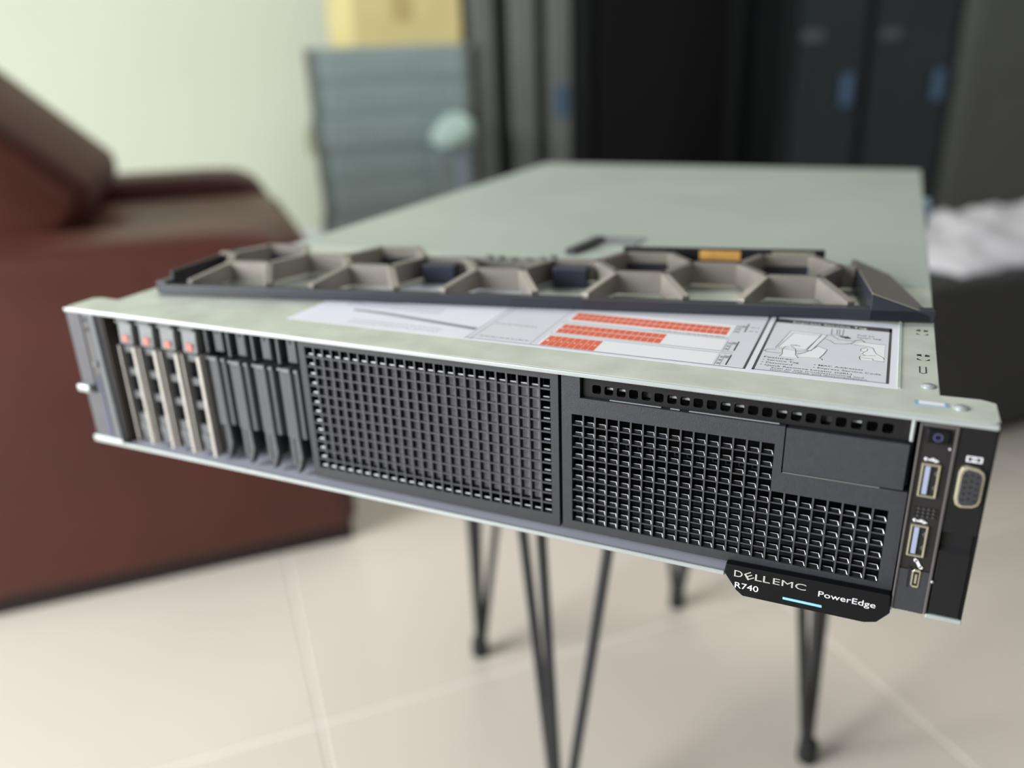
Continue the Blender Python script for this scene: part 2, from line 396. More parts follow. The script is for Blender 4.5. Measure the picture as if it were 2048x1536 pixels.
for xa, xb, z in rows: g.box(xa, xb, 3.4, 3.9, z-.28, z+.28); gd.box(xa, xb, 3.9, 8.4, z-.28, z+.28)
g.build('cross_edge', 'fin', rp)['kind'] = 'stuff'; gd.build('cross_bar', 'tagblack', rp)['kind'] = 'stuff'
g = MB()                                           # pale tubes shaped as the glint along each cell's bottom and right corner
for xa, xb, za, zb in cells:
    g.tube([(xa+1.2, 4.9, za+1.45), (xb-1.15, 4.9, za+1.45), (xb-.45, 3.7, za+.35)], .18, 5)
g.build('cell_glint', 'rim', rp)['kind'] = 'stuff'
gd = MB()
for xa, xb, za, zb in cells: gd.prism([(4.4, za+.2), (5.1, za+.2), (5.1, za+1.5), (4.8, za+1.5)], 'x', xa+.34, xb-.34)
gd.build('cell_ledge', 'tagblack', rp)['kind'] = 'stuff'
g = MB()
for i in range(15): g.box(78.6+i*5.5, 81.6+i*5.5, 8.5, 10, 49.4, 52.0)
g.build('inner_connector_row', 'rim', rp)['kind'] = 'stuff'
g = MB()
for i in range(15): g.box(79.3+i*5.5, 80.9+i*5.5, 8.3, 8.6, 50.2, 51.3)
g.build('connector_slot', 'dark', rp)['kind'] = 'stuff'
bc = MB(); bc.box(168.5, 213.4, 3.2, 9, 53.1, 72.9); bc = bc.build('bay_cover', 'plastic', sv, bevel=.25, seg=1); bc['label'] = 'blank cover plate right of the grille'
MB().box(168.6, 205, 3.0, 3.5, 52.75, 53.05).build('cover_edge', 'rpost', bc)
# slim slot filler with 22 square holes
sp = MB(); sy = 5.0; hz0, hz1 = 75.6, 79.7; x0s, x1s = 81.8, 213
pitch = (204.9-88.0)/21; hs = 4.0
ed = [88.0-pitch/2+i*pitch for i in range(23)]
for i in range(22):
    cx = 88.0+i*pitch; sp.holed((ed[i], ed[i+1]), (74.0, 85.2), (cx-hs/2, cx+hs/2, hz0, hz1), 1.0, sy, 2.5)
sp.box(x0s, ed[0], sy, sy+2, 74.0, 85.2); sp.box(ed[22], x1s, sy, sy+2, 74.0, 85.2); sp.box(x0s, x1s, sy, sy+2.4, 73.7, 74.0)
slot = sp.build('slot_filler', 'plastic_s', sv); slot['label'] = 'slim perforated filler strip under the lid'
g = MB()
for a, b_ in ((94.2, 117), (121, 125), (129, 165.5)): g.box(a, b_, 4.4, 9.5, 73.45, 73.75)
g.build('steel_ledge', 'edge', sv)['label'] = 'bright steel strip showing in the gap'
g = MB()
for i in (1, 2, 6, 7, 10, 11, 14, 15, 19):
    cx = 88.0+i*pitch; g.tube([(cx-1.6, 7.9, 77.8), (cx+1.8, 7.9, 77.8)], .75, 8)
g.build('contact_pin', 'edge', slot)
for i in (4, 17): MB().box(88+i*pitch-1.9, 88+i*pitch+1.9, 7.6, 8.2, 76, 79.4).build('filled_hole', 'plastic', slot)
# dark gap between the two panels
MB().box(70.2, 72.2, 9, 11, 4, 84).build('joint_gap', 'dark', sv)
# -------- information tag
tg = MB(); tg.prism([(149.6, 7.0), (149.0, 2.4), (154.6, -5.6), (157.5, -7.9), (206.5, -7.6), (211.2, -6.2), (215.6, -.6), (214.8, 8.0)], 'y', -1.4, 2.4)
tg = tg.build('information_tag', 'tagblack', sv, bevel=.5, seg=2); tg['label'] = 'black pull tag with silver lettering and a light blue strip'
L = MB(); yy = -1.55
lettering(L, 'D', 153.4, 1.6, 3.6, 3.2, yy, True, True)
lettering(L, 'LL', 162.2, 1.6, 6.2, 3.2, yy, True, True)
eb = MB(); lettering(eb, 'E', 0, 0, 3.2, 3.2, yy, True, True)
ca, sa = math.cos(math.radians(32)), math.sin(math.radians(32))
eb.v = [(159.7+(x-1.6)*ca-(z-1.6)*sa, y, 3.2+(x-1.6)*sa+(z-1.6)*ca) for x, y, z in eb.v]
L.add(eb.v, eb.f)
lettering(L, 'EMC', 169.6, 1.8, 13.4, 3.0, yy, True, False)
L.build('raised_lettering', 'silver', tg, flip=False)
L = MB(); lettering(L, 'R740', 154.0, -4.1, 10.0, 2.9, yy, True, True); L.build('printed_lettering', 'white', tg, flip=False)
L = MB(); lettering(L, 'PowerEdge', 188.0, .5, 22.0, 2.7, yy, True, False)
L.build('printed_lettering', 'white', tg, flip=False)
MB().box(174.2, 190.0, -1.9, -1.3, -4.7, -3.5).build('light_strip', 'cyan', tg, bevel=.25)['label'] = 'light blue strip'

# -------- right control panel
cp = MB(); cp.prism([(215.6, 0.4), (215.6, 22), (228.1, 22), (228.1, 0.4)], 'z', 1.5, 84.2)
cp = cp.build('control_panel', 'cpdark', sv, bevel=.4, seg=1); cp['label'] = 'right control panel with power button and ports'
g = MB(); g.box(215.4, 216.3, -.6, .6, 2, 84.2); g.box(227.2, 228.3, -.6, .6, 2, 84.2); g.box(216.3, 227.2, -.6, .6, 83.0, 84.2)
g.build('panel_frame', 'cpframe', cp, bevel=.3, seg=1)
MB().box(216.3, 227.2, -.1, .6, 1.6, 21).build('lower_plate', 'plastic', cp)
MB().box(212.6, 213.9, 1.2, 5, 75, 84.5).build('side_rod', 'edge', sv, bevel=.4)
p_ = MB(); p_.box(217.6, 226, -1.0, .6, 76.4, 82.2); pw = p_.build('power_button', 'tagblack', cp, bevel=.8)
g = MB()
for k in range(18):
    if k in (4, 5): pass
    a0, a1 = math.radians(k*20), math.radians((k+1)*20)
    g.add([(221.7+r*math.cos(a), -1.06, 79.2+r*math.sin(a)) for r, a in ((1.15, a0), (1.15, a1), (1.65, a1), (1.65, a0))], [(0, 1, 2, 3)])
g.build('power_symbol', 'pwr', pw, flip=False)
MB().lathe_y([(.45, -.2), (.3, -.7), (.01, -.8)], (226.2, 0, 75), 10).build('indicator_light', 'white', cp, smooth=True)
def usb(x0, x1, z0, z1):
    f = MB(); w = .65
    f.box(x0, x0+w, -.9, 3, z0, z1); f.box(x1-w, x1, -.9, 3, z0, z1); f.box(x0+w, x1-w, -.9, 3, z1-w, z1); f.box(x0+w, x1-w, -.9, 3, z0, z0+w)
    o = f.build('usb_port', 'gold', cp, bevel=.15, seg=1)
    MB().box(x0+w, x1-w, .15, .8, z0+w, z1-w).build('port_interior', 'dark', o)
    MB().box(x0+1.3, x0+3.0, -.5, .8, z0+1.1, z1-1.1).build('port_tongue', 'bluegrey', o)
    g = MB(); g.prism([(x1-w, z0+2.5), (x1-w-1.1, z0+4), (x1-w, z0+5.5)], 'y', -.3, .8); g.prism([(x1-w, z1-2.5), (x1-w-1.1, z1-4), (x1-w, z1-5.5)], 'y', -.3, .8)
    g.build('port_spring', 'cpframe', o)
    g = MB(); cxx = (x0+x1)/2; zz = z1+1.5
    g.prism([(cxx-2.2, zz-.15), (cxx+1.2, zz-.45), (cxx+1.2, zz+.1), (cxx-2.2, zz+.35)], 'y', -.15, .45)
    g.lathe_y([(.65, -.15), (.65, .45)], (cxx-2.1, 0, zz+.1), 10); g.prism([(cxx+.9, zz-.9), (cxx+2.4, zz-.3), (cxx+.9, zz+.5)], 'y', -.15, .45); g.prism([(cxx-.9, zz+.1), (cxx+.2, zz+.7), (cxx+.9, zz+.6), (cxx-.2, zz)], 'y', -.15, .45)
    g.build('usb_symbol', 'white', cp)
usb(218.0, 224.3, 54.0, 68.0); usb(217.8, 223.9, 27.6, 41.6)
g = MB()
for i in range(5):
    for j in range(3):
        g.lathe_y([(.55, -.02), (.55, .38)], (218.5+i*1.75, 0, 45.2+j*1.6), 8)
g.build('speaker_hole', 'dark', cp)
g = MB()
for i in range(4):
    for j in range(3): g.box(219.1+i*1.75, 219.6+i*1.75, -.1, .4, 45.0+j*1.6, 45.8+j*1.6)
g.build('hole_rim', 'cpframe', cp)
f = MB(); x0, x1, z0, z1, w = 221.0, 224.0, 13.4, 21.6, .5
f.prism([(x0+.8, z1), (x0, z1-1), (x0, z0+1), (x0+.8, z0), (x1-.4, z0), (x1, z0+.5), (x1, z1-.5), (x1-.4, z1)], 'y', -.5, .1)
mu = f.build('micro_port', 'gold', cp, bevel=.1, seg=1)
MB().box(x0+w, x1-w, -.56, -.4, z0+.9, z1-.9).build('port_interior', 'dark', mu); MB().box(x0+1.2, x0+1.9, -.62, -.45, z0+2, z1-2).build('port_tongue', 'gold', mu)
MB().box(219.6, 220.6, -.12, .1, 12.8, 22).build('port_recess', 'dark', cp)
g = MB(); g.prism([(221.2, 25.6), (222.2, 26.0), (224.0, 22.9), (223.0, 22.4)], 'y', -.15, .3); g.lathe_y([(.7, -.15), (.7, .3)], (221.5, 0, 25.6), 10); g.lathe_y([(.7, -.15), (.7, .3)], (223.7, 0, 22.7), 10)
g.build('wrench_symbol', 'white', cp)
# ear block with the monitor port, notch and release latch
er = MB(); er.prism([(228.4, .2), (228.4, 22), (240.2, 22), (241, 21), (241, 1.2), (240.2, .2)], 'z', 40.2, 84.6)
er = er.build('right_ear', 'plastic_s', sv, bevel=.4, seg=2); er['label'] = 'black right mounting ear with a monitor port'
f = MB(); cx, cz = 234.6, 61; hw, hh = 4.3, 8.6
pts = [(cx-hw, cz+hh-3.2), (cx-hw+.7, cz+hh-.9), (cx-hw+2.4, cz+hh), (cx+hw-2.2, cz+hh-.6), (cx+hw-.5, cz+hh-1.8), (cx+hw, cz+hh-3.8), (cx+hw, cz-hh+3.8), (cx+hw-.5, cz-hh+1.8), (cx+hw-2.2, cz-hh+.6), (cx-hw+2.4, cz-hh), (cx-hw+.7, cz-hh+.9), (cx-hw, cz-hh+3.2)]
f.prism([(cx+(p[0]-cx)*1.12, cz+(p[1]-cz)*1.08) for p in pts], 'y', .05, .3); f.build('port_recess', 'dark', er)
f = MB(); f.prism(pts, 'y', -1.6, .5); vg = f.build('monitor_port', 'gold', er, bevel=.35); vg['label'] = 'pale metal monitor port with fifteen holes'
f = MB(); f.prism([(cx+.2+(p[0]-cx)*.78, cz+(p[1]-cz)*.88) for p in pts], 'y', -1.8, -1.2); f.build('port_insert', 'plastic', vg)
g = MB()
for j in range(5):
    for i in range(3): g.lathe_y([(.55, -1.86), (.55, -1.7)], (cx-1.7+i*1.9, 0, cz-5+j*2.5+(.6 if i == 1 else 0)), 8)
g.build('pin_hole', 'dark', vg)
g = MB(); x0, z0 = 232.0, 70.9
for a, b_, c_, d_ in ((0, 5.2, 1.9, 2.3), (0, 5.2, 0, .4), (0, .5, .4, 1.9), (4.7, 5.2, .4, 1.9)): g.box(x0+a, x0+b_, -.1, .3, z0+c_, z0+d_)
for k in range(10):
    a0, a1 = k*.6283, (k+1)*.6283; g.add([(x0+2.6+r*math.cos(a), -.1, z0+1.15+r*math.sin(a)) for r, a in ((.45, a0), (.45, a1), (.8, a1), (.8, a0))], [(0, 1, 2, 3)])
g.build('monitor_symbol', 'white', er, flip=False)
ltc = MB(); ltc.prism([(2.0, 40), (2.0, 33.6), (.3, 31), (.3, 2.4), (14, 2.4), (14, 40)], 'x', 228.8, 239.9)
ltc = ltc.build('release_latch', 'plastic_s', sv, bevel=.5, seg=2); ltc['label'] = 'black release latch under the right ear'
g = MB(); g.box(228.2, 241, -.2, 22, .2, 2.2); g.build('ear_foot', 'edge', sv, bevel=.4)
g = MB(); g.prism([(239.9, .2), (241, 1), (241, 21), (239.9, 21)], 'z', .4, 40.2); g.build('ear_flank', 'plastic_s', sv)
MB().lathe_y([(.6, .3), (.6, -.6), (.01, -.7)], (228.4, 0, 17.5), 10).build('latch_pin', 'edge', sv, smooth=True)
# left ear
le = MB(); le.prism([(-241, 1.2), (-240, .2), (-228.5, .2), (-228.5, 22), (-241, 22)], 'z', 38.6, 84.6); le.box(-240.4, -228.6, 1.6, 20, 2.4, 33.6)
le = le.build('left_ear', 'ear', sv, bevel=.5, seg=1); le['label'] = 'grey left mounting ear with a silver latch'
MB().box(-242, -231.4, -3, 12, 34.4, 39).build('ear_latch', 'edge', le, bevel=1)['label'] = 'bright silver latch'
g = MB(); g.box(-228.5, -224, .8, 20, 2.4, 84.6); g.build('ear_channel', 'cpframe', le)
g = MB(); g.box(-224, -221.6, .2, 20, 2.4, 84.4); g.build('ear_strip', 'blank', le)
g = MB(); g.prism([(-221.6, 2.4), (-216.2, 2.4), (-217.2, 84.4), (-221.6, 84.4)], 'y', -.2, 20); g.build('ear_panel', 'carrier', le, bevel=.4)
g = MB(); g.prism([(-227, 6), (-223.5, 6), (-223.5, 47), (-226, 44)], 'y', -.2, .8); g.build('ear_light_strip', mat('dark_blue_plastic', (58, 62, 92), .3), le)  # slim strip in one even dark blue
for z in (80.5, 74.5): MB().lathe_y([(1.2, .4), (1.2, -.2)], (-225, 0, z), 10).build('ear_hole', 'dark', le)
MB().lathe_y([(2.0, .4), (2.0, -.8), (1.2, -1.2), (.01, -1.2)], (-223.8, 0, 53), 12).build('ear_screw', 'btn', le, smooth=True)
g = MB(); g.box(-241, -216, -.6, 22, .2, 4.2); g.build('ear_foot', 'edge', sv, bevel=.5)

# -------- big paper label on the lid
LZ = H+.04
lb = MB().box(-96, 206.8, 24.2, 112, H-.02, LZ).build('service_label', 'label', sv); lb['label'] = 'wide white service label with orange charts and a phone drawing'
Z1, Z2, Z3 = LZ+.03, LZ+.06, LZ+.09
g = MB(); g.quad(150.5, 203.0, 28.6, 104, Z1); g.quad(13.5, 146, 29, 108, Z1); g.build('tinted_panel', 'labelgrey', lb, flip=False)
g = MB()
for x0, x1, y0, y1 in ((48.5, 133.4, 44.4, 46), (50, 133, 27.9, 43.4), (50.4, 133, 47.2, 63.5), (50.4, 133, 68, 87)): g.quad(x0, x1, y0, y1, Z2)
g.poly([(173.3, 85.2), (175.7, 84.3), (170.8, 59.6), (165.2, 57.7), (155.5, 59.1), (159.2, 86.3)], Z2+0.004)
g.poly([(158.7, 48.2), (159.4, 51.3), (158.8, 57.7), (159.4, 61.9), (161.9, 63.2), (164.1, 60.2), (164.9, 54.6), (166.5, 48.3)], Z2+0.008)
g.poly([(165.7, 50), (168.1, 55.4), (171.0, 61.1), (173.1, 67.1), (177.4, 63.3), (176.6, 57.2), (175.2, 51.1)], Z2+0.012)
g.poly([(186.8, 75.5), (188.6, 80.0), (191.6, 81.0), (192.3, 78.9), (201.0, 78.1), (201.1, 58.0), (197.8, 64.5), (196.3, 72), (188.8, 74.7)], Z2+0.016)
g.poly([(191.3, 69.5), (191.2, 66.6), (192, 62.5), (191.3, 59.2), (191.8, 54.3), (201, 54.8), (201, 60), (197, 70), (193.7, 71.8)], Z2+0.020)
g.build('white_print', 'labelwhite', lb, flip=False)
g = MB()
for (x0, n, pt, tiers) in ((51.4, 24, 3.33, ((70.2, 76.0), (76.6, 82.4))), (51.4, 16, 3.32, ((48, 55.0), (55.5, 62.0))), (51.2, 8, 3.42, ((28.0, 42.4),))):
    for i in range(n):
        for a, b_ in tiers: g.quad(x0+i*pt+.12, x0+(i+1)*pt-.12, a, b_, Z3)
g.build('orange_chart', 'lorange', lb, flip=False)
g = MB()
for i in range(8): lettering(g, str(i+1), 51.2+i*3.42+1.1, 34.2, 1.1, 2.0, Z3+.02)
for i in range(16): lettering(g, str(i+1), 51.4+i*3.32+.8, 54.1, 1.6 if i > 8 else 1.0, 1.9, Z3+.02)
g.build('chart_number', 'labelwhite', lb, flip=False)
g = MB()                                            # dark ruled lines and the title band
g.ribbon([(146.7, 27.6), (146.7, 110)], 1.0, Z2); g.ribbon([(150.3, 28), (150.3, 110)], 1.1, Z2); g.ribbon([(203.0, 29), (203.0, 104)], 1.1, Z2)
g.ribbon([(150, 28.3), (203, 28.9)], .5, Z2); g.ribbon([(13, 27.0), (146.7, 27.4)], .5, Z2)
g.quad(150.3, 203.5, 98.4, 104.6, Z2)
for y in (84.6, 56.0, 36.5): g.ribbon([(138.6, y-7), (138.6, y+6)], .6, Z3)
g.poly([(180.4, 85.9), (184.2, 85.3), (184.4, 86.5), (186.6, 82.9), (183.6, 81.9), (183.7, 83.0), (182.1, 83.3)], Z3)
lettering(g, 'Features:', 152.5, 44.4, 12.6, 2.0, Z2, bold=True)
for t, x, y, w in (('\u2022 Service Tag', 152.4, 41.0, 15.2), ('\u2022 Password', 152.4, 37.6, 12.8), ('\u2022 Quick Resource Locator (QRL)', 152.4, 34.2, 37), ('Scan to see troubleshooting and', 157.3, 31.6, 36.7), ('how-to videos and documentation.', 157.2, 29.5, 38.6),
                   ('\u2022 MAC Addresses', 173.8, 41.0, 19.6), ('\u2022 Express Service Code', 173.7, 37.6, 26.7), ('Pull to', 188.8, 88.3, 7.3), ('open tag', 188.7, 85.0, 10.5)):
    lettering(g, t, x, y, w, 1.75 if y > 33 else 1.4, Z2, bold=True)
lettering(g, 'QRL', 161.4, 64.0, 4.6, 1.9, Z3)
g.build('label_lettering', 'ink', lb, flip=False)
g = MB(); lettering(g, 'Express Service Tag', 158.5, 99.6, 34, 2.6, Z3, bold=True); g.build('title_lettering', 'labelwhite', lb, flip=False)
g = MB(); lw = .28
for pl in ([(159.2,86.3),(173.3,85.2),(175.7,84.3),(170.8,59.6),(165.2,57.7),(155.5,59.1),(159.2,86.3)], [(173.3,85.2),(169.0,59.7),(170.8,59.6)],
           [(160.7,83.4),(173.1,82.7),(168.5,60.2),(156.4,60.3),(160.7,83.4)],
           [(158.7,48.2),(159.4,51.3),(158.8,57.7),(159.4,61.9),(161.9,63.2),(164.1,60.2),(164.9,54.6),(164.9,52.5),(166.5,48.3)],
           [(158.6,52.2),(152.6,52.2),(151.3,53.5),(152.5,56.0),(156.0,56.7)], [(165.7,53.5),(168.1,55.4),(171.0,61.1),(173.1,67.1),(177.4,63.3),(176.6,57.2),(175.2,51.1),(176.4,50.1),(176.5,48.7)],
           [(175.6,85.1),(177.9,85.1),(181.0,79.8),(187.3,79.5),(190.6,83.0),(192.3,79.7),(187.4,76.5),(184.1,73.8),(179.7,73.1),(177.6,77.0),(174.8,79.2)],
           [(177.1,95.6),(177.4,86.5),(182.4,86.6),(182.4,96.5)], [(179.5,95.5),(179.8,87.7)], [(180.6,95.6),(180.9,87.7)],
           [(186.8,75.5),(188.6,80.0),(191.6,81.0),(192.3,78.9),(196.1,78.3),(201.0,78.1)], [(186.8,75.2),(188.8,74.7),(194.5,73.6),(196.3,72.0),(196.8,68.5),(197.8,64.5),(200.8,59.9),(201.1,58.0)],
           [(193.7,71.8),(191.3,69.5),(191.2,66.6),(192.7,65.3),(193.9,67.5),(194.0,70.4)], [(192.7,65.3),(192.0,62.5),(193.3,60.8),(197.5,61.6)], [(193.3,60.8),(191.3,59.2),(191.2,56.6),(191.8,54.3)], [(191.6,57.4),(196.4,57.3),(196.9,55.1),(201.0,54.8)]):
    g.ribbon(pl, lw, Z3)
g.build('line_drawing', 'ink', lb, flip=False)
g = MB()                                            # fine grey print
g.ribbon([(12.6, 25), (12.6, 110)], .35, Z2); g.ribbon([(15.6, 25), (15.6, 110)], .35, Z2); g.ribbon([(46.6, 27.5), (46.6, 96)], .3, Z2); g.ribbon([(49, 64.6), (133.4, 64.6)], .25, Z3); g.ribbon([(50, 46.6), (138.6, 46.6)], .3, Z3); g.ribbon([(50, 44.2), (138.6, 44.2)], .3, Z3)
g.poly([(-70, 49), (-50, 47.5), (11.5, 38.4), (11.5, 42.4), (-50, 51.0), (-70, 51.6)], Z2)
rr = random.Random(3)
def greek(x0, x1, y, h=.9):
    x = x0
    while x < x1:
        w = rr.uniform(.8, 3.2); g.quad(x, min(x+w, x1), y, y+h, Z3); x += w+.7
for y in (66.2,): greek(96, 131, y)
for y in (85, 79): greek(140.2, 144.5, y)
for y in (31,): greek(18, 44, y)
greek(16.8, 40, 52)
for y in (58, 62, 66): greek(-80, -20, y, .8)
for y in (30, 34): greek(-60, -5, y, .6)
for yb in (75.5, 49, 29.5):
    for k in range(3): g.quad(134.4, 135.6, yb+k*4.2, yb+k*4.2+2.0, Z3)
    g.quad(136.4, 138, yb+8.5, yb+11.5, Z3); g.ribbon([(133.8, yb-1), (133.8, yb+12)], .25, Z3); g.ribbon([(136.0, yb-1), (136.0, yb+12)], .25, Z3)
g.build('fine_print', 'inklight', lb, flip=False)

# ================================================================== FRONT BEZEL lying on the lid
bz = thing('honeycomb_faceplate', 'taupe honeycomb server bezel lying askew on top of the steel server', 'bezel', W(-207.5, 38.6, H+.5), math.radians(10.559))
r = MB()                                            # near rail
r.prism([(0, 2), (4, 0), (437, 0), (437, 6.5), (8, 6.5), (0, 4)], 'z', 0, 6.0)
r.build('near_rail', 'rail', bz, bevel=.6)
r = MB(); r.box(8, 408, 80, 86.5, 0, 7.2); r.build('far_rail', 'rail', bz, bevel=.6)
r = MB(); r.prism([(0, 2), (7, 2), (14, 86), (4, 86)], 'z', 0, 7.6); r.prism([(7, 8), (9, 8), (16, 82), (14, 82)], 'z', 0, 12.8)
r.build('left_rail', 'rail', bz, bevel=.6)
tt, hb = 4.6, 13.6
sx, vA0, vA1, vB, vN = 13.6, 33, 83, 58.5, 8.
A = [47+81.3*k for k in range(5)]; B = [88+81.3*k for k in range(4)]
def strut(p, q, z0p=1.2, z1p=hb, z0q=1.2, z1q=hb, nm='honeycomb_wall', t=tt, mt='taupe'):
    p = Vector(p); q = Vector(q); d = (q-p).normalized(); n = Vector((-d.y, d.x))*t/2; e = d*(t*.28)
    p2 = p-e; q2 = q+e
    m_ = MB(); m_.add([((p2-n).x, (p2-n).y, z0p), ((q2-n).x, (q2-n).y, z0q), ((q2+n).x, (q2+n).y, z0q), ((p2+n).x, (p2+n).y, z0p),
           ((p2-n).x, (p2-n).y, z1p), ((q2-n).x, (q2-n).y, z1q), ((q2+n).x, (q2+n).y, z1q), ((p2+n).x, (p2+n).y, z1p)],
          [(0,3,2,1),(4,5,6,7),(0,1,5,4),(1,2,6,5),(2,3,7,6),(3,0,4,7)])
    return m_.build(nm, mt, bz, bevel=.35, seg=1)
for k, a in enumerate(A):
    strut((a-sx, vA0), (a+sx, vA0))                                         # near edge of the full cell
    if k != 2: strut((a-sx, vA1), (a+sx, vA1))                              # far edge
    strut((a-sx, vA0), (a-2*sx+1, vN), z1q=7.6); strut((a+sx, vA0), (a+2*sx-1, vN), z1q=7.6)   # legs running down to the rail
    strut((a-sx, vA0), (a-2*sx, vB)); strut((a+sx, vA0), (a+2*sx, vB))      # widening to the middle
    if k != 2:
        strut((a-2*sx, vB), (a-sx, vA1)); strut((a+2*sx, vB), (a+sx, vA1))
for b_ in B: strut((b_-sx, vB), (b_+sx, vB))
strut((6+sx, vB), (12, vB)); strut((A[4]+2*sx, vB), (406, vB), nm='honeycomb_wall')
# centre: broad far bar with clips, navy lock blocks
strut((B[1]+sx, vB+2), (B[2]-sx, vB+2), z1p=12.5, z1q=12.5, nm='centre_bar', t=9)
g = MB()
for u in (196, 203, 211, 220, 229, 236): g.box(u-2.2, u+2.2, 55.5+random.uniform(0, 4), 62+random.uniform(0, 3), 11, 13.4+random.uniform(0, 1.8))
g.build('centre_clip', 'rpost', bz, bevel=.5)
for u in (169, 250): MB().box(u-11, u+9, 44, 55, 0, 11.4).build('lock_block', 'navy', bz, bevel=.8)['label'] = 'navy block inside a cell'
g = MB(); g.box(276, 394, 84.5, 88.5, 0, hb+2.2); g.build('far_strip', 'plastic_s', bz, bevel=.5)
MB().box(322, 346, 84.0, 84.5, 9, hb+1.2).build('amber_label', 'amber', bz)['label'] = 'small amber label'
MB().box(364, 388, 83.9, 84.5, 9, hb+1.4).build('pale_label', 'gold', bz)
# end cap
cpz = MB()
prof0 = [(407, 0, 0), (435.2, 0, 0), (435.2, 0, 3.6), (407, 0, 13.4)]
prof1 = [(407, 84, 0), (430, 76, 0), (429, 76, 4.2), (409, 84, 11.4)]
cpz.add(prof0+prof1, [(0,1,2,3),(7,6,5,4),(0,4,5,1),(1,5,6,2),(2,6,7,3),(3,7,4,0)])
ec = cpz.build('end_cap', 'rail', bz, bevel=.5); ec['label'] = 'navy-black end cap under a taupe sloping face'
def off(p, d): return (p[0], p[1], p[2]+d)
q = [(407.3, .8, 13.5), (434.6, .8, 3.9), (428.7, 75.8, 4.4), (409.2, 83.6, 11.5)]
cf = MB(); cf.add([off(p, -.4) for p in q]+[off(p, .5) for p in q], [(0,3,2,1),(4,5,6,7),(0,1,5,4),(1,2,6,5),(2,3,7,6),(3,0,4,7)])
cf.build('cap_face', 'taupe', ec, bevel=.15, seg=1)
MB().tube([(436.2, 4, 2), (436.2, 4, 5)], 1.6, 10).build('cap_latch', 'rubber', bz)

# ================================================================== SIDE TABLE with hairpin legs
tb = thing('side_table', 'small square side table on black hairpin legs, under the rack server', 'table', RM(267, 265, -FLOOR), ROT)
MB().box(-155, 155, -155, 155, FLOOR-18, FLOOR-.05).build('table_top', 'top', tb, bevel=2)
leg_proto = None
for i in range(4):
    if leg_proto is None:
        g = MB(); zt = FLOOR-18; ft = (138, 127)
        for tp in ((148, 110), (86, 146), (150, 55)):
            p0 = Vector((tp[0], tp[1], zt)); p1 = Vector((ft[0]+(tp[0]-ft[0])*.05, ft[1]+(tp[1]-ft[1])*.05, 12))
            g.tube([p0, p0.lerp(p1, .5), p1], 4.6, 8)
        leg = g.build('hairpin_leg', 'legs', tb, smooth=False)
        pl = MB().box(80, 154, 50, 150, zt-3, zt).build('mounting_plate', 'legs', leg)
        fo = MB().lathe([(9, 0), (10, 3), (9.5, 22), (7, 26)], (ft[0], ft[1], 0), 14).build('rubber_foot', 'rubber', leg)
        leg_proto = (leg, pl, fo)
    else:
        l2 = [o.copy() for o in leg_proto]
        for o in l2: COL.objects.link(o)
        l2[1].parent = l2[0]; l2[2].parent = l2[0]; l2[0].rotation_euler = (0, 0, i*math.pi/2)

# ================================================================== ARMCHAIR
ac = thing('armchair', 'oxblood leather armchair standing left of the table', 'armchair', RM(-330, 1140, -FLOOR), ROT)
def la_(a, b): return (a+330, b-1140)
def arm(b0, b1):
    f = MB(); zt = FLOOR+22
    f.prism([(-430, 16), (386, 16), (388, zt-150), (372, zt-40), (330, zt-4), (250, zt), (-430, zt+8)], 'y', b0, b1)
    return f
a1 = arm(715-1140, 880-1140).build('armrest', 'leather', ac, bevel=38, seg=5, smooth=True)
a2 = arm(1408-1140, 1573-1140).build('armrest', 'leather', ac, bevel=38, seg=5, smooth=True)
MB().box(-420, 376, -415, 423, 0, 60).build('base', 'base', ac)
MB().prism([(-120, 60), (380, 60), (392, 300), (392, 400), (380, FLOOR-18), (-120, FLOOR-12)], 'y', -258, 266).build('seat_cushion', 'leather2', ac, bevel=34, seg=4, smooth=True)
MB().prism([(-440, 60), (-200, 60), (-60, FLOOR+20), (-90, FLOOR+250), (-200, FLOOR+330), (-400, FLOOR+330)], 'y', -258, 266).build('backrest', 'leather3', ac, bevel=60, seg=4, smooth=True)
bk = MB(); bk.prism([(-60, FLOOR-30), (40, FLOOR-25), (108, FLOOR+45), (96, FLOOR+80), (-70, FLOOR+245), (-150, FLOOR+290), (-200, FLOOR+250)], 'y', -246, 268)
bk.build('back_cushion', 'leather3', ac, bevel=42, seg=4, smooth=True)

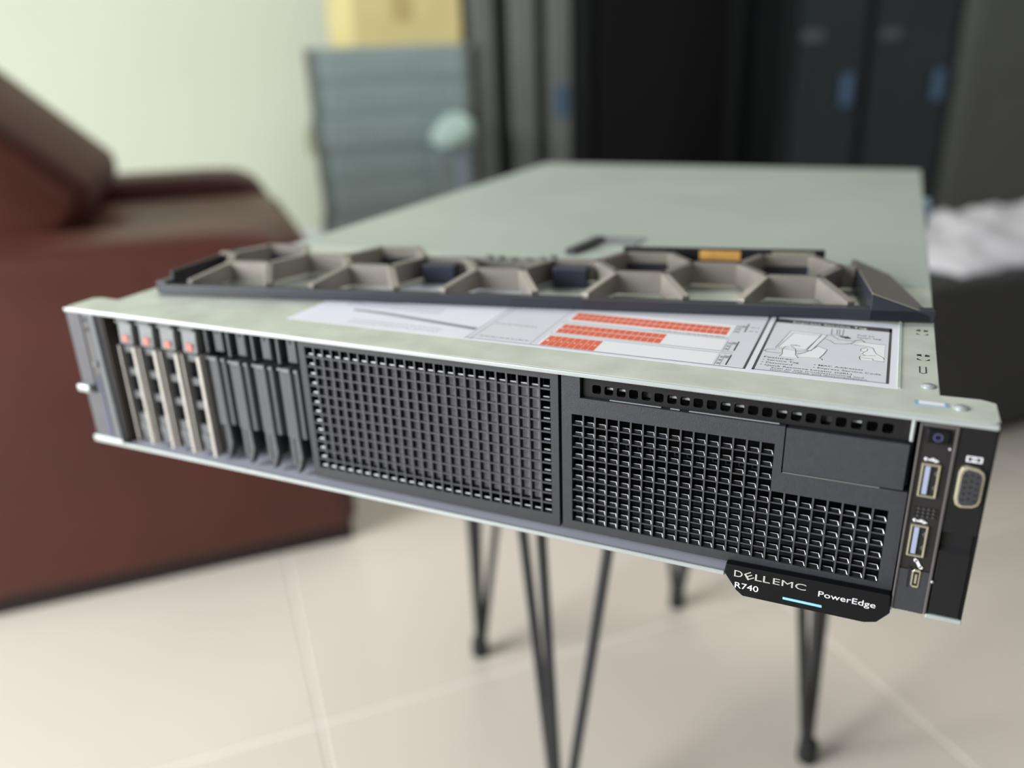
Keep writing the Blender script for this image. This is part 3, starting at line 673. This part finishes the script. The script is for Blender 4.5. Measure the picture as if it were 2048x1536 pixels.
# ================================================================== STACK OF GREY SERVERS
ord_ = ['lowest', 'second from the bottom', 'third from the bottom', 'fourth from the bottom', 'fourth from the top', 'third from the top', 'second from the top', 'topmost']
proto3 = None
for i in range(8):
    z = -FLOOR+i*89.0
    lbl = 'slate grey rack server, %s in the tall stack by the wall' % ord_[i]
    loc = RM(448+random.uniform(-6, 6), 2010+random.uniform(-8, 14), z); rz = ROT+math.radians(-6+random.uniform(-.6, .6))
    if proto3 is None:
        t = thing('stacked_server', lbl, 'server', loc, rz, 'grey servers stacked against the back wall')
        prt = [MB().box(-203, 203, 4, 450, 0, 88.4).build('chassis', 'sgrey', t, bevel=1.5, seg=1)]
        prt.append(MB().box(-204, 204, -1, 4, 4, 85).build('face_plate', 'sgrey', t, bevel=1, seg=1))
        g = MB()
        for k in range(12): g.box(-196+k*33, -168+k*33, -3, -1, 14, 74)
        prt.append(g.build('drive_row', 'sgrey', t, bevel=1, seg=1))
        for s_ in (-1, 1): prt.append(MB().box(min(s_*203, s_*226), max(s_*203, s_*226), -6, 24, 1, 88).build('mounting_ear', 'rpost', t, bevel=1.5, seg=1))
        proto3 = (t, prt)
    else:
        t = proto3[0].copy(); COL.objects.link(t); t.location = loc; t.rotation_euler = (0, 0, rz); t['label'] = lbl
        for p in proto3[1]:
            c_ = p.copy(); COL.objects.link(c_); c_.parent = t
    if i == 5:
        MB().box(-240, -232, -14, 2, -10, 62).build('yellow_strap', 'yellow', t, bevel=2)['label'] = 'dull yellow strap hanging at the left edge'
top_z = -FLOOR+8*89.0
cb = thing('cardboard_box', 'pale yellow cardboard box on top of the grey server stack', 'box', RM(500, 2010, top_z), ROT)
g = MB(); g.box(-140, 168, 20, 420, 0, 150); g.build('carton', 'card', cb, bevel=2, seg=1)
MB().box(-140, 168, 20, 218, 150, 154).build('flap', 'card', cb); MB().box(-140, 168, 222, 420, 150, 154).build('flap', 'card', cb)
MB().box(-30, 30, 19, 20, 60, 150).build('packing_tape', 'tape', cb)

# pale stand with a wrapped bundle in front of the stack's right side
ps_ = thing('post_stand', 'pale blue-grey post standing before the right side of the grey stack', 'stand', RM(580, 1880, -FLOOR), ROT)
MB().lathe([(80, 0), (80, 8), (70, 14)], (0, 0, 0), 24).build('stand_base', 'palepost', ps_)
MB().box(2, 42, -12, 12, 10, 440).build('post', 'palepost', ps_, bevel=4)
MB().box(-50, -22, -8, 16, 10, 436).build('side_post', 'sgrey', ps_, bevel=4)
MB().box(-54, 48, -20, 26, 434, 444).build('shelf_plate', 'palepost', ps_, bevel=2)
g = MB().lathe([(40, 0), (60, 8), (66, 26), (60, 50), (40, 72), (8, 88)], (0, 0, 0), 20)
for i, v in enumerate(g.v): g.v[i] = (v[0]*(1+.08*math.sin(i*1.7)), v[1]*.7*(1+.08*math.cos(i*2.3)), v[2]+9*math.sin(i*.9)+v[0]*.12 if v[2] > 1 else v[2])
o = g.build('cloth_bundle', 'mint', None, smooth=True, sub=1); o.location = RM(580, 1880, -2); o.rotation_euler = (0, 0, ROT)
o['label'] = 'pale mint wrapped bundle on top of the blue-grey post'; o['category'] = 'bundle'

# ================================================================== RACK CABINETS
def rack(name, label, a0, a1, b0, depth, h=1500):
    t = thing(name, label, 'cabinet', RM((a0+a1)/2, b0, -FLOOR), ROT); w = (a1-a0)/2
    return t, w
t, w = rack('open_rack', 'open rack frame with grey uprights, right of the grey server stack', 698, 1000, 2030, 600)
MB().box(-w, w, 40, 280, 0, 1500).build('rack_body', 'rblack', t)
for c_, hw in ((-124, 32), (-2, 38), (112, 36)): MB().box(c_-hw, c_+hw, -20, 40, 0, 1500).build('upright', 'rpost', t, bevel=5)
MB().box(94, 134, -24, -20, 500, 590).build('blue_plate', 'rblue', t, bevel=2)
t, w = rack('server_cabinet', 'wide black server cabinet with a dark open front, behind the rack server', 1008, 1790, 2000, 650)
g = MB(); g.box(-w, -w+40, 0, 640, 0, 1500); g.box(w-40, w, 0, 640, 0, 1500); g.box(-w+40, w-40, 620, 640, 0, 1500); g.box(-w+40, w-40, 0, 620, 0, 60); g.box(-w+40, w-40, 0, 620, 1460, 1500)
g.build('cabinet_frame', 'rblack', t)
MB().box(-w+40, w-40, 300, 310, 60, 1460).build('dark_interior', 'rvoid', t)
for s_ in (-1, 1): MB().box(s_*250-12, s_*250+12, 120, 150, 60, 1460).build('mounting_rail', 'rvoid', t)
t, w = rack('smoked_door_cabinet', 'dark cabinet with two smoked door leaves and handles tinted with reflected window blue', 1800, 2480, 2000, 650)
MB().box(-w, w, 26, 640, 0, 1500).build('cabinet_body', 'rblack', t)
for a0, a1, hb_, bp_ in ((-w+4, -w+282, -w+212, -w+56), (-w+322, w-6, w-62, w-300)):
    d_ = MB().box(a0, a1, 0, 24, 20, 1480).build('door_leaf', 'rdoor', t, bevel=3)
    MB().box(hb_-18, hb_+18, -22, 0, 480, 584).build('handle', 'rblue', d_, bevel=5)
    MB().box(bp_-38, bp_+44, -4, 0, 688, 722).build('badge', 'rplate', d_, bevel=1)
t, w = rack('grey_cabinet', 'plain grey cabinet at the far right beyond the smoked doors', 2520, 3200, 1980, 650)
MB().box(-w, w, 0, 640, 0, 1500).build('cabinet_body', 'cabgrey', t, bevel=4)
MB().box(-w+20, w-20, -10, 0, 40, 1460).build('door_leaf', 'cabgrey', t, bevel=3)

# ================================================================== DARK OTTOMAN AND WHITE PLASTIC
ot = thing('ottoman', 'dark grey block ottoman standing right of the rack server', 'ottoman', RM(1330, 590, -FLOOR), ROT)
MB().box(-430, 430, 0, 520, 14, 300).build('body', 'otto', ot, bevel=14, seg=3, smooth=False)
MB().box(-410, 410, 20, 500, 0, 14).build('plinth', 'rubber', ot)
g = MB(); nx, ny = 26, 16; rg = random.Random(11)
vs = []; fs = []
for j in range(ny+1):
    for i in range(nx+1):
        u, v = i/nx*2-1, j/ny*2-1
        h = max(0, 1-abs(u)**4)*max(0, 1-abs(v)**4)
        vs.append((u*330+rg.uniform(-8, 8), v*190+rg.uniform(-8, 8), 6+h*(30+rg.uniform(-14, 18))))
for j in range(ny):
    for i in range(nx): k = j*(nx+1)+i; fs.append((k, k+1, k+nx+2, k+nx+1))
n0 = len(vs); vs += [(x, y, .5) for x, y, z in vs]
fs += [tuple(q+n0 for q in f[::-1]) for f in list(fs)]
rim = [i for i in range(nx+1)]+[j*(nx+1)+nx for j in range(1, ny+1)]+[ny*(nx+1)+i for i in range(nx-1, -1, -1)]+[j*(nx+1) for j in range(ny-1, 0, -1)]
for i in range(len(rim)): a_, b_ = rim[i], rim[(i+1) % len(rim)]; fs.append((a_, a_+n0, b_+n0, b_))
g.add(vs, fs); o = g.build('plastic_bag', 'bag', None, smooth=True); o.location = RM(1410, 815, -FLOOR+300); o.rotation_euler = (0, 0, ROT)
o['label'] = 'crumpled white plastic bag lying on the dark grey ottoman'; o['category'] = 'bag'
